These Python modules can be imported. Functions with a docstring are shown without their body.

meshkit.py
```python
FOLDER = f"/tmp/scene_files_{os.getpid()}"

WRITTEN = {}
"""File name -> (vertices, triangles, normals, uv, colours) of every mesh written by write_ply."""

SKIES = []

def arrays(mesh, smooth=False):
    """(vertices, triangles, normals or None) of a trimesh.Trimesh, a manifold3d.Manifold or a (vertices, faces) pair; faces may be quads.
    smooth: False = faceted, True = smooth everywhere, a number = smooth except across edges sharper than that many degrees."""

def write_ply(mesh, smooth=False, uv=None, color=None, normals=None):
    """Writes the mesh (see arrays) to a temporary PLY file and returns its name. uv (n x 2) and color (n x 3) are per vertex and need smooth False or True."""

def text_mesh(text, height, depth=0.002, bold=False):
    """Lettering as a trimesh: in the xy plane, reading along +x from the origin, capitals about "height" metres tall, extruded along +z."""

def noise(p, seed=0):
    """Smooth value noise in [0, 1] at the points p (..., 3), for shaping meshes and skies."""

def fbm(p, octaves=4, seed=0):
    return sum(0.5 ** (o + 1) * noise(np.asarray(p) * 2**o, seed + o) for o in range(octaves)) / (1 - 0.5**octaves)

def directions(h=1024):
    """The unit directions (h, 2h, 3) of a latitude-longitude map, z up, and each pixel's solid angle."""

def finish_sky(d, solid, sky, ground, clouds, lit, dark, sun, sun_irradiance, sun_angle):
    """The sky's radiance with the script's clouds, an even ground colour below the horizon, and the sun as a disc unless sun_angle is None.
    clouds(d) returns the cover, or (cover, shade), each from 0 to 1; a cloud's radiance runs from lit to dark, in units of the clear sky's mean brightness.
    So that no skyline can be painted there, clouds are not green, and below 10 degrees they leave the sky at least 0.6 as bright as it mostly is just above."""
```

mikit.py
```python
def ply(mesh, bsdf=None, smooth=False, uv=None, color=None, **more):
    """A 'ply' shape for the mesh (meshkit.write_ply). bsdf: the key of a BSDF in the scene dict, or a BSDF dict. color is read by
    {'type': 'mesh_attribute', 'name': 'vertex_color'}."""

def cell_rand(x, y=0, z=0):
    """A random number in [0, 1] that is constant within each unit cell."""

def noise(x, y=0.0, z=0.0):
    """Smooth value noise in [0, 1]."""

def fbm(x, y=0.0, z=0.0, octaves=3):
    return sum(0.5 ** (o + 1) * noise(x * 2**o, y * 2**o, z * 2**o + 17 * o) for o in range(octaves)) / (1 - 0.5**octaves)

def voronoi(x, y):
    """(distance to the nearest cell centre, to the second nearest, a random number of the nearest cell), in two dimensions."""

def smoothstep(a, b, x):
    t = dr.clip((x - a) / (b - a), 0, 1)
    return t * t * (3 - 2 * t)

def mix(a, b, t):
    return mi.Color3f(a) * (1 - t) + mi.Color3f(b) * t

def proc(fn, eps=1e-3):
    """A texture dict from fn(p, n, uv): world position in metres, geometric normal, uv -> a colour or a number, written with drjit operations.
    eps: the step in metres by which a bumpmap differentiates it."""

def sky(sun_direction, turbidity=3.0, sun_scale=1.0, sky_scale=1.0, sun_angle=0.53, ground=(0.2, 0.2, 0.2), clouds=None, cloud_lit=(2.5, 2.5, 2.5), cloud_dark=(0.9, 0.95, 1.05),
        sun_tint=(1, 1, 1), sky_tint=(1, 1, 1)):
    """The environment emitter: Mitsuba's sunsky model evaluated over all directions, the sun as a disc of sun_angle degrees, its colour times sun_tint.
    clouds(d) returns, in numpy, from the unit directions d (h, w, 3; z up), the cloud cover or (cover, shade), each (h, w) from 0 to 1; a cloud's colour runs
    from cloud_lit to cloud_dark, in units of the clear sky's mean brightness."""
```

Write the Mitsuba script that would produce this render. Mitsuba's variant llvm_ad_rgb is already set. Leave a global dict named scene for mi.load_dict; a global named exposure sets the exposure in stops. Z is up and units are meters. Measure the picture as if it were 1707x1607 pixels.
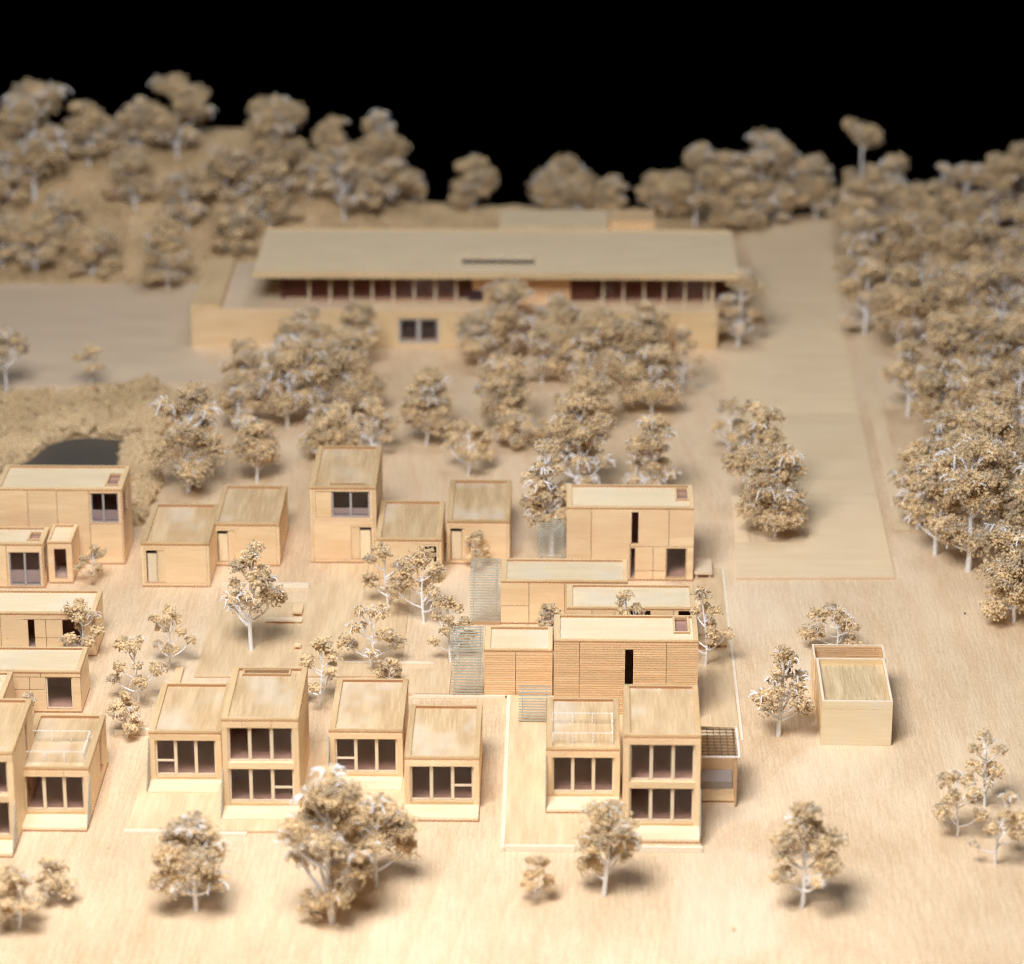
"""A wooden architect's site model on a plywood board, photographed close up with a shallow depth of field against black."""
import math
import numpy as np
import trimesh
import shapely
from shapely.geometry import Polygon, box as sbox
import mitsuba as mi
import drjit as dr
import mikit
import meshkit

T = mi.ScalarTransform4f
scene, labels = {}, {}
exposure = 0.4

# ------------------------------------------------------------------ camera and lamps
EYE = np.array([-0.0148, -4.93616, 2.378])
FWD = np.array([-0.01565382, 0.93344918, -0.35836795])
FOCUS = 5.62
scene['camera'] = {'type': 'thinlens', 'fov': 17.963, 'fov_axis': 'x', 'aperture_radius': 0.0225, 'focus_distance': FOCUS,
                   'near_clip': 0.1, 'far_clip': 60.0,
                   'to_world': T().look_at(origin=EYE.tolist(), target=(EYE + FWD).tolist(), up=[0, 0, 1])}


def softbox(key, centre, target, size, rgb, label):
    """A photographer's softbox: a black pyramid housing with a glowing front cloth and a rear socket on a stand."""
    c, t = np.array(centre, float), np.array(target, float)
    f = (t - c) / np.linalg.norm(t - c)
    r = np.cross(f, [0, 0, 1.0]); r /= np.linalg.norm(r)
    u = np.cross(r, f)
    s = size / 2
    P = lambda a, b, d: c + a * r + b * u + d * f
    v = np.array([P(-s, -s, 0), P(s, -s, 0), P(s, s, 0), P(-s, s, 0)])
    m = trimesh.Trimesh(v, [[0, 1, 2], [0, 2, 3]], process=False)
    if m.face_normals[0] @ f < 0:
        m.invert()
    scene[key + '__diffuser'] = mikit.ply(m, {'type': 'diffuse', 'reflectance': {'type': 'rgb', 'value': 0.6}}, emitter={'type': 'area', 'radiance': {'type': 'rgb', 'value': rgb}})
    q = s * 1.02
    hv = np.array([P(-q, -q, .02), P(q, -q, .02), P(q, q, .02), P(-q, q, .02), P(-q, -q, -.03), P(q, -q, -.03), P(q, q, -.03), P(-q, q, -.03),
                   P(-.12, -.12, -s * .7), P(.12, -.12, -s * .7), P(.12, .12, -s * .7), P(-.12, .12, -s * .7)])
    quads = []
    for a in (0, 4):
        quads += [[a + i, a + (i + 1) % 4, a + 4 + (i + 1) % 4, a + 4 + i] for i in range(4)]
    quads.append([8, 9, 10, 11])
    scene[key + '__housing'] = mikit.ply((hv, np.array(quads)), 'black_cloth')
    labels[key] = {'label': label, 'category': 'studio lamp'}


scene['black_cloth'] = {'type': 'twosided', 'bsdf': {'type': 'diffuse', 'reflectance': {'type': 'rgb', 'value': 0.02}}}
softbox('studio_softbox', (-0.70, -1.75, 3.0), (-0.05, -0.05, 0.0), 1.45, [20.6, 20.0, 19.5], 'large black studio softbox high above the front left of the model')
softbox('studio_softbox_001', (0.5, 1.6, 4.2), (0.0, 1.2, 0.0), 1.6, [2.6, 2.66, 2.9], 'smaller cool studio softbox hung above the rear of the model')


# ------------------------------------------------------------------ materials
def principled(fn, rough=0.6, spec=0.35):
    col = mikit.proc(fn) if callable(fn) else {'type': 'rgb', 'value': fn}
    return {'type': 'twosided', 'bsdf': {'type': 'principled', 'base_color': col, 'roughness': rough, 'specular': spec}}


def C(*a):
    return mi.Color3f(*a)


BURNT = (0.33, 0.125, 0.05)


def wood_fn(light, dark, pink, grain, wear=0.0, fine=520.0):
    """Sheet wood. uv.x: how far the face is a laser-burnt cut edge. uv.y: grain axis (0 x, 1 y, 2 z) plus the piece's own tone in its fraction."""
    def fn(p, n, uv):
        axis = dr.floor(uv.y + 0.001)
        r = uv.y - axis
        g = dr.select(axis < 0.5, p.x, dr.select(axis < 1.5, p.y, p.z))
        c1 = dr.select(axis < 0.5, p.z, p.x)
        c2 = dr.select(axis < 1.5, dr.select(axis < 0.5, p.y, p.z), p.y)
        s = mikit.noise(c1 * fine + r * 91, c2 * fine * 0.55, g * 22 + r * 37)
        s2 = mikit.fbm(c1 * 70 + r * 57, c2 * 55 + r * 13, g * 9, octaves=2)
        fibre = mikit.noise(c1 * 1400, c2 * 1100, g * 90 + r * 7)
        t = dr.clip((0.62 * s + 0.38 * fibre - 0.5) * grain + (s2 - 0.5) * 1.1 + 0.42, 0, 1)
        col = mikit.mix(light, dark, t)
        col = mikit.mix(col, C(*pink), mikit.smoothstep(0.55, 1.0, r) * 0.6 * mikit.smoothstep(0.25, 0.7, s2))
        if wear:
            w = mikit.fbm(p.x * 17 + r * 31, p.y * 11 + r * 5, p.z * 9, octaves=3)
            w = mikit.smoothstep(0.47, 0.72, w + 0.13 * (fibre - 0.5) + 0.16 * (s - 0.5)) * wear
            col = mikit.mix(col, C(0.74, 0.68, 0.58), w)
        col = col * (0.9 + 0.2 * r)
        speck = mikit.smoothstep(0.86, 0.97, mikit.noise(p.x * 300 + 7, p.y * 300, p.z * 300)) * 0.10
        col = mikit.mix(col, C(0.33, 0.19, 0.10), speck)
        b = uv.x * (0.88 + 0.24 * mikit.noise(p.x * 60, p.y * 60, p.z * 60))
        return mikit.mix(col, C(*BURNT), dr.clip(b, 0, 1))
    return fn


scene['wall_wood'] = principled(wood_fn((0.83, 0.64, 0.41), (0.70, 0.50, 0.28), (0.73, 0.51, 0.32), 0.9), 0.55)
scene['roof_wood'] = principled(wood_fn((0.68, 0.515, 0.315), (0.46, 0.315, 0.165), (0.54, 0.36, 0.19), 1.15, wear=0.42), 0.6)
scene['rim_wood'] = principled(wood_fn((0.66, 0.49, 0.285), (0.50, 0.345, 0.175), (0.60, 0.41, 0.22), 0.9), 0.55)
scene['pale_wood'] = principled(wood_fn((0.82, 0.70, 0.49), (0.72, 0.58, 0.37), (0.78, 0.66, 0.45), 0.8, wear=0.4), 0.5)
scene['deck_wood'] = principled(wood_fn((0.90, 0.76, 0.55), (0.80, 0.62, 0.40), (0.82, 0.62, 0.44), 0.5), 0.5)
scene['siding_wood'] = principled(wood_fn((0.80, 0.585, 0.35), (0.68, 0.46, 0.25), (0.70, 0.46, 0.28), 0.9), 0.55)
scene['groove_wood'] = principled((0.68, 0.475, 0.275), 0.7)
scene['sheet_wood'] = principled(wood_fn((0.86, 0.70, 0.48), (0.775, 0.61, 0.40), (0.81, 0.64, 0.435), 0.5, fine=330.0), 0.55)
scene['terrace_wood'] = principled(wood_fn((0.77, 0.605, 0.395), (0.60, 0.435, 0.255), (0.68, 0.49, 0.30), 1.0, fine=300.0), 0.55)
scene['lining'] = principled((0.46, 0.29, 0.24), 0.7)
scene['frame_paint'] = principled((0.70, 0.60, 0.45), 0.5)
scene['white_card'] = principled((0.80, 0.72, 0.58), 0.5)
scene['grey_acrylic'] = principled((0.34, 0.34, 0.30), 0.35)
scene['louvre_metal'] = principled((0.43, 0.435, 0.37), 0.4)
scene['dark_metal'] = principled((0.10, 0.08, 0.07), 0.5)
scene['clear_edge'] = principled((0.84, 0.84, 0.84), 0.25, 0.6)
scene['grey_plastic'] = principled((0.40, 0.39, 0.40), 0.3)
scene['glass'] = {'type': 'thindielectric', 'int_ior': 1.49}
scene['tinted_glass'] = {'type': 'thindielectric', 'int_ior': 1.33, 'specular_transmittance': {'type': 'rgb', 'value': [0.88, 0.78, 0.77]}}
scene['white_plastic'] = principled((0.83, 0.84, 0.87), 0.35, 0.5)
scene['pond_water'] = principled((0.085, 0.078, 0.070), 0.4, 0.4)


def board_fn(p, n, uv):
    big = mikit.fbm(p.x * 2.1 + 3, p.y * 1.4, 0.3, octaves=3)
    w = p.x * 7.0 + 2.4 * mikit.fbm(p.x * 1.3 + 9, p.y * 0.9 + 4, 2.0, octaves=2) + 0.22 * mikit.noise(p.x * 14, p.y * 5, 1.0)
    d = dr.sqrt(dr.square(p.x - 0.40) + dr.square((p.y + 0.95) * 0.30)) + 0.05 * mikit.fbm(p.x * 5, p.y * 3, 3.0, octaves=2)
    near = 1 - mikit.smoothstep(0.22, 0.36, d)
    w = w * (1 - near) + near * d * 17
    ring = w * 2.0 - dr.floor(w * 2.0)
    late = mikit.smoothstep(0.55, 0.93, ring) * (1 - mikit.smoothstep(0.93, 1.0, ring))
    fine = mikit.noise(p.x * 560, p.y * 26, 0.0)
    fibre = mikit.noise(p.x * 900, p.y * 150, 0.0)
    blotch = mikit.fbm(p.x * 9, p.y * 5.5, 5.0, octaves=3)
    t = dr.clip(0.30 + (big - 0.5) * 0.9 + (blotch - 0.5) * 0.75 + (fine - 0.5) * 0.40 + (fibre - 0.5) * 0.42, 0, 1)
    col = mikit.mix(C(0.795, 0.635, 0.445), C(0.53, 0.37, 0.215), t)
    col = mikit.mix(col, C(0.58, 0.35, 0.18), late * 0.17)
    smear = mikit.smoothstep(0.60, 0.78, mikit.fbm(p.x * 4.5 + 20, p.y * 3.2 + 7, 9.0, octaves=3))
    col = mikit.mix(col, C(0.82, 0.72, 0.56), smear * 0.35)
    return mikit.mix(col, C(*BURNT), uv.x * 0.7)


def foliage_fn(p, n, uv):
    a = mikit.noise(p.x * 330, p.y * 330, p.z * 330)
    b = mikit.fbm(p.x * 46, p.y * 46, p.z * 46, octaves=2)
    col = mikit.mix(C(0.84, 0.665, 0.41), C(0.29, 0.195, 0.105), dr.clip(0.14 + 1.25 * (a - 0.3) + 1.5 * (b - 0.5), 0, 1))
    col = mikit.mix(col, C(0.56, 0.49, 0.39), mikit.smoothstep(0.52, 0.72, b) * 0.5)
    return mikit.mix(col, C(0.74, 0.47, 0.20), mikit.smoothstep(0.3, 1.0, uv.x) * 0.5)


def turf_fn(p, n, uv):
    a = mikit.noise(p.x * 150, p.y * 150, p.z * 150)
    b = mikit.fbm(p.x * 12, p.y * 12, p.z * 12, octaves=3)
    return mikit.mix(C(0.72, 0.56, 0.35), C(0.44, 0.32, 0.18), dr.clip(0.2 + 0.5 * a + 1.3 * (b - 0.5), 0, 1))


scene['board_wood'] = principled(board_fn, 0.55)
scene['field_sheet'] = principled(lambda p, n, uv: mikit.mix(C(0.77, 0.63, 0.465), C(0.66, 0.53, 0.385), mikit.fbm(p.x * 6, p.y * 22, 1.0)), 0.6)
scene['foliage'] = principled(foliage_fn, 0.85, 0.15)
scene['turf'] = principled(turf_fn, 0.9, 0.1)


# ------------------------------------------------------------------ mesh helpers
rng = np.random.default_rng(11)


def tone(axis):
    return axis + 0.06 + 0.88 * rng.random()


FACES = {'x-': (0, 3, 7, 4), 'x+': (1, 5, 6, 2), 'y-': (0, 4, 5, 1), 'y+': (3, 2, 6, 7), 'z-': (0, 1, 2, 3), 'z+': (4, 7, 6, 5)}


def bx(x0, x1, y0, y1, z0, z1, ax=0, burn='', b=0.75, t=None):
    """A box with its own vertices per face, so that each face carries its burn and grain in uv."""
    c = np.array([[x0, y0, z0], [x1, y0, z0], [x1, y1, z0], [x0, y1, z0], [x0, y0, z1], [x1, y0, z1], [x1, y1, z1], [x0, y1, z1]], float)
    t = tone(ax) if t is None else t
    v, f, uv = [], [], []
    for i, (name, q) in enumerate(FACES.items()):
        v += [c[k] for k in q]
        uv += [[b if name in burn.split() or burn == 'all' else 0.0, t]] * 4
        f += [[4 * i, 4 * i + 2, 4 * i + 1], [4 * i, 4 * i + 3, 4 * i + 2]]
    return np.array(v), np.array(f)[:, ::-1], np.array(uv)


def slab(poly, z0, z1, ax=1, b=0.6, t=None, plane='xy'):
    """An extruded polygon (in xy, or upright in xz with z0..z1 as its y range), burnt on its cut sides."""
    m = trimesh.creation.extrude_polygon(poly, z1 - z0, engine='earcut')
    v = np.array(m.vertices)[np.array(m.faces).ravel()]
    nrm = np.repeat(m.face_normals, 3, axis=0)
    v[:, 2] += z0
    f = np.arange(len(v)).reshape(-1, 3)
    t = tone(ax) if t is None else t
    uv = np.stack([np.where(np.abs(nrm[:, 2]) < 0.5, b, 0.0), np.full(len(v), t)], 1)
    if plane == 'xz':
        v = v[:, [0, 2, 1]]
        f = f[:, ::-1]
    return v, f, uv


def rot(v, deg):
    a = math.radians(deg)
    return np.stack([v[:, 0] * math.cos(a) - v[:, 1] * math.sin(a), v[:, 0] * math.sin(a) + v[:, 1] * math.cos(a), v[:, 2]], 1)


def numbered(key):
    if key not in scene and key not in labels and not any(k.startswith(key + '__') for k in used):
        used.add(key + '__'); return key
    i = 1
    while f'{key}_{i:03d}' in scene or f'{key}_{i:03d}__' in used:
        i += 1
    used.add(f'{key}_{i:03d}__')
    return f'{key}_{i:03d}'


used = set()


class Thing:
    def __init__(self, name, label=None, cat=None, at=(0, 0, 0), deg=0.0, group=None, kind=None):
        self.key, self.at, self.deg = numbered(name), np.array(at, float), deg
        if label:
            labels[self.key] = {'label': label, **({'category': cat} if cat else {}), **({'group': group} if group else {}), **({'kind': kind} if kind else {})}

    def part(self, name, pieces, mat, under=None, kind=None, label=None, own=False):
        pieces = [pieces] if isinstance(pieces, tuple) else pieces
        at, v, f, uv = 0, [], [], []
        for pv, pf, pu in pieces:
            v.append(pv); f.append(pf + at); uv.append(pu); at += len(pv)
        v = rot(np.vstack(v), self.deg) + self.at
        key = self.key if own else numbered(f'{under or self.key}__{name}')
        scene[key] = mikit.ply(trimesh.Trimesh(v, np.vstack(f), process=False), mat, uv=np.vstack(uv))
        if kind or label:
            labels[key] = {**({'kind': kind} if kind else {}), **({'label': label} if label else {})}
        return key


def sheet(name, poly, z0, z1, mat, ax=1, b=0.35, kind='structure', label=None, cat=None):
    t = Thing(name)
    t.part(name, slab(poly, z0, z1, ax, b), mat, own=True)
    labels[t.key] = {**({'kind': kind} if kind else {}), **({'label': label} if label else {}), **({'category': cat} if cat else {})}
    return t.key


def quad(a, b, c, d):
    return np.array([a, b, c, d], float), np.array([[0, 1, 2], [0, 2, 3]]), np.tile([[0.0, 0.3]], (4, 1))


def tube(points, radii, sides=6):
    p = np.asarray(points, float); r = np.broadcast_to(radii, (len(p),))
    t = np.gradient(p, axis=0); t /= np.linalg.norm(t, axis=1, keepdims=True) + 1e-12
    a = np.cross(t, np.where(np.abs(t[:, 2:]) < 0.9, [0, 0, 1.0], [1.0, 0, 0])); a /= np.linalg.norm(a, axis=1, keepdims=True) + 1e-12
    b = np.cross(t, a); g = np.arange(sides) * 2 * np.pi / sides
    v = (p[:, None] + r[:, None, None] * (np.cos(g)[None, :, None] * a[:, None] + np.sin(g)[None, :, None] * b[:, None])).reshape(-1, 3)
    f = []
    for i in range(len(p) - 1):
        for j in range(sides):
            k = (j + 1) % sides
            f += [[i * sides + j, i * sides + k, (i + 1) * sides + k], [i * sides + j, (i + 1) * sides + k, (i + 1) * sides + j]]
    e = (len(p) - 1) * sides
    f += [[e, e + j, e + j + 1] for j in range(1, sides - 1)]
    return v, np.array(f), np.zeros((len(v), 2))


# ------------------------------------------------------------------ the setting: board, sheets, hill, ground cover, pond
def sm(a, b, x):
    t = np.clip((x - a) / (b - a), 0, 1)
    return t * t * (3 - 2 * t)


def hill_z(x, y):
    return (0.205 * sm(-.30, -.88, x) + .012 * sm(.3, 0, x)) * sm(2.60, 3.12, y)


def height_field(xs, ys, fz):
    X, Y = np.meshgrid(xs, ys)
    v = np.stack([X, Y, fz(X, Y)], -1).reshape(-1, 3)
    i, j = np.meshgrid(np.arange(len(ys) - 1), np.arange(len(xs) - 1), indexing='ij')
    a = (i * len(xs) + j).ravel()
    f = np.stack([a, a + 1, a + len(xs) + 1, a + len(xs)], 1)
    return v, np.vstack([f[:, [0, 1, 2]], f[:, [0, 2, 3]]])


sheet('ground', sbox(-2.1, -1.4, 1.9, 3.24), -0.03, 0.0, 'board_wood')
for p in ([(0.470, 2.486), (0.640, 2.30), (0.676, 3.16), (0.430, 3.06)],  # the broad path: joined panels of paler veneer, square tree pits left open along its left side
          [(0.456, 2.084), (0.340, 2.082), (0.3445, 1.665), (0.6265, 1.672), (0.636, 2.299), (0.469, 2.484)],
          [(0.3445, 1.664), (0.350, 1.186), (0.471, 1.186), (0.6215, 1.190), (0.6265, 1.671)],
          [(0.471, 1.185), (0.466, 0.926), (0.322, 0.924), (0.316, 0.745), (0.617, 0.752), (0.6215, 1.189)]):
    sheet('path', Polygon(p), 0.0005, 0.0052, 'sheet_wood', ax=0, b=0.22)
for p in ([(0.322, 0.93), (0.326, 1.18), (0.352, 1.18), (0.350, 0.93)], [(0.640, 1.0), (0.660, 2.2), (0.685, 2.2), (0.672, 1.0)]):
    sheet('path_edge', Polygon(p), 0.0005, 0.0028, 'sheet_wood', ax=1, b=0.4)
sheet('field', Polygon([(-2.0, 2.62), (-0.90, 2.60), (-0.868, 2.10), (-0.76, 1.87), (-0.918, 1.84), (-2.0, 1.76)]), 0.0005, 0.003, 'field_sheet')
v, f = height_field(np.linspace(-2.1, 0.32, 190), np.linspace(2.56, 3.235, 80),
                    lambda X, Y: hill_z(X, Y) - 0.004 * (Y < 2.57) + 0.0105 * sm(2.57, 2.66, Y) * meshkit.fbm(np.stack([X * 34, Y * 34, X * 0], -1), 3, 5))
scene['hill'] = mikit.ply(trimesh.Trimesh(v, f, process=False), 'turf', smooth=True)
labels['hill'] = {'kind': 'structure'}


def pebble(n, size, r):
    """n small crumpled octahedral crumbs (vertices n*6, faces n*8) around the origin, sizes around size."""
    o = np.array([[1, 0, 0], [-1, 0, 0], [0, 1, 0], [0, -1, 0], [0, 0, 1], [0, 0, -1]], float)
    q = r.normal(size=(n, 4)); q /= np.linalg.norm(q, axis=1, keepdims=True)
    w, x, y, z = q.T
    R = np.stack([1 - 2 * (y * y + z * z), 2 * (x * y - z * w), 2 * (x * z + y * w), 2 * (x * y + z * w), 1 - 2 * (x * x + z * z), 2 * (y * z - x * w),
                  2 * (x * z - y * w), 2 * (y * z + x * w), 1 - 2 * (x * x + y * y)], 1).reshape(n, 3, 3)
    s = size * (0.65 + 0.7 * r.random((n, 1, 1))) * (0.65 + 0.7 * r.random((n, 6, 1)))
    return np.einsum('nij,kj->nki', R, o) * s


OCT = np.array([[0, 2, 4], [2, 1, 4], [1, 3, 4], [3, 0, 4], [2, 0, 5], [1, 2, 5], [3, 1, 5], [0, 3, 5]])


def crumbs(centres, size, r, warm=0.0):
    n = len(centres)
    v = (pebble(n, size, r) + centres[:, None]).reshape(-1, 3)
    f = (OCT[None] + 6 * np.arange(n)[:, None, None]).reshape(-1, 3)
    return v, f, np.stack([np.full(len(v), warm), np.zeros(len(v))], 1)


COVER = Polygon([(-1.9, 1.74), (-1.061, 1.77), (-0.921, 1.853), (-0.84, 1.70), (-0.872, 1.49), (-0.872, 1.362), (-0.835, 1.258), (-0.845, 1.0), (-1.9, 1.0)])
POND = Polygon([(-1.19, 1.28), (-1.13, 1.345), (-1.112, 1.40), (-1.10, 1.45), (-1.067, 1.487), (-1.018, 1.499), (-0.975, 1.49), (-0.938, 1.48), (-0.945, 1.42), (-0.936, 1.36), (-0.93, 1.25), (-1.05, 1.19)])
MOUND = COVER.difference(POND.buffer(0.004))
r = np.random.default_rng(5)
pts = np.stack([r.uniform(-1.5, -0.80, 14000), r.uniform(1.0, 1.86, 14000)], 1)
pts = pts[shapely.contains_xy(MOUND, pts[:, 0], pts[:, 1])]
hgt = 0.003 + 0.017 * meshkit.fbm(np.stack([pts[:, 0] * 26, pts[:, 1] * 26, pts[:, 0] * 0], -1), 3, 8) ** 1.5 * 2
scene['ground_cover'] = mikit.ply(trimesh.Trimesh(*crumbs(np.column_stack([pts, hgt * r.uniform(.5, 1, len(pts))]), 0.0085, r)[:2], process=False), 'turf')
labels['ground_cover'] = {'label': 'rough tan crumbly scrub around the dark pond at the left', 'category': 'ground cover', 'kind': 'stuff'}
sheet('ground_cover_bed', MOUND, 0.0005, 0.0032, 'turf')
sheet('pond', POND, 0.0005, 0.003, 'pond_water')
pts = np.stack([r.uniform(-1.75, 0.1, 9000), r.uniform(2.58, 3.2, 9000)], 1)
hz = hill_z(pts[:, 0], pts[:, 1])
scene['hill_scrub'] = mikit.ply(trimesh.Trimesh(*crumbs(np.column_stack([pts, hz + 0.006]), 0.0085, r)[:2], process=False), 'turf')
labels['hill_scrub'] = {'label': 'tan crumbly scrub covering the hillside at the upper left', 'category': 'ground cover', 'kind': 'stuff'}

# courtyard sheets, terraces, white edging strips
sheet('paving', Polygon([(-0.66, 0.69), (-0.665, 0.28), (-0.30, 0.29), (-0.30, 0.70), (-0.49, 0.70), (-0.49, 0.62), (-0.655, 0.615)]), 0.0005, 0.003, 'terrace_wood', b=0.25)
for x in (-0.455, -0.385):
    sheet('paving', sbox(x, 0.36, x + 0.068, 0.805), 0.0005, 0.0042, 'terrace_wood', b=0.5)
sheet('paving', sbox(-0.29, 0.213, -0.211, 0.318), 0.0005, 0.0045, 'terrace_wood', b=0.2)
sheet('paving', sbox(0.243, 0.045, 0.288, 0.80), 0.0005, 0.003, 'terrace_wood', b=0.2)
sheet('terrace', Polygon([(-0.709, -0.316), (-0.705, -0.12), (-0.60, 0.02), (-0.26, 0.02), (-0.25, -0.312)]), 0.0005, 0.004, 'terrace_wood', b=0.3)
TZ = 0.009
sheet('terrace', Polygon([(-0.103, -0.364), (0.207, -0.364), (0.215, 0.198), (-0.108, 0.198)]), 0.0005, TZ, 'terrace_wood', b=0.15)


def strip(x0, x1, y0, y1, z0, z1, label, mat='white_card'):
    t = Thing('edging_strip', label, 'edging strip')
    t.part('x', bx(x0, x1, y0, y1, z0, z1, ax=0 if x1 - x0 > y1 - y0 else 1), mat, own=True)


strip(-0.1095, -0.1035, -0.374, 0.198, 0.0005, TZ + 0.0006, 'white strip along the left side of the right front terrace')
strip(-0.103, 0.209, -0.3705, -0.3645, 0.0005, TZ + 0.0005, 'white strip along the front of the right front terrace')
strip(-0.712, -0.625, -0.324, -0.3165, 0.0005, 0.007, 'short white strip in front of the left glazed pair')
strip(-0.56, -0.515, -0.326, -0.3185, 0.0005, 0.005, 'short white strip right of the dense upright tree at left')
strip(-0.656, -0.492, 0.688, 0.694, 0.0005, 0.010, 'white strip at the rear of the courtyard behind the tall slender tree')
strip(-0.402, -0.243, 0.345, 0.350, 0.0005, 0.004, 'thin white strip across the courtyard behind the third glazed house')
strip(-0.275, -0.113, 0.201, 0.2055, 0.0005, 0.006, 'white strip in front of the ribbed low block and its pergola')
strip(0.290, 0.2945, 0.04, 0.80, 0.0005, 0.0022, 'long white strip running away from the side canopy at right')
strip(-0.205, -0.199, 0.345, 0.50, 0.0005, 0.004, 'short white strip beside the louvred pergolas')
strip(-0.775, -0.70, 0.045, 0.053, 0.0005, 0.010, 'short white strip behind the small bushy tree at left')


def small_block(x, y, w, d, h, label, mat='wall_wood', cat='bench'):
    t = Thing('garden_bench', label, cat, (x, y, 0.0005))
    t.part('top', bx(0, w, 0, d, h * .72, h, burn='x- x+', b=.5), mat)
    for k in (0.06, 0.80):
        t.part('leg', bx(w * k, w * (k + .14), d * .08, d * .92, 0, h * .72 - .0003, burn='y-', b=.4), mat)


small_block(-0.512, 0.548, 0.018, 0.040, 0.012, 'small upright wooden block bench right of the tall slender courtyard tree')
small_block(-0.560, 0.516, 0.068, 0.016, 0.009, 'long low pale bench right of the tall slender courtyard tree', 'deck_wood')
small_block(-0.700, 0.235, 0.014, 0.075, 0.007, 'narrow brown bench behind the left glazed pair of houses')
small_block(-0.497, 0.400, 0.012, 0.014, 0.010, 'tiny orange wooden stool left of the sparse tree between the glazed pairs')
small_block(0.236, 0.742, 0.034, 0.07, 0.016, 'grey wooden box bench at the right end of the plain two storey block', 'field_sheet')
small_block(0.232, 0.415, 0.050, 0.045, 0.014, 'low wooden box bench at the right end of the ribbed block', 'rim_wood')


# ------------------------------------------------------------------ wooden model houses
WT = 0.004


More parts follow.
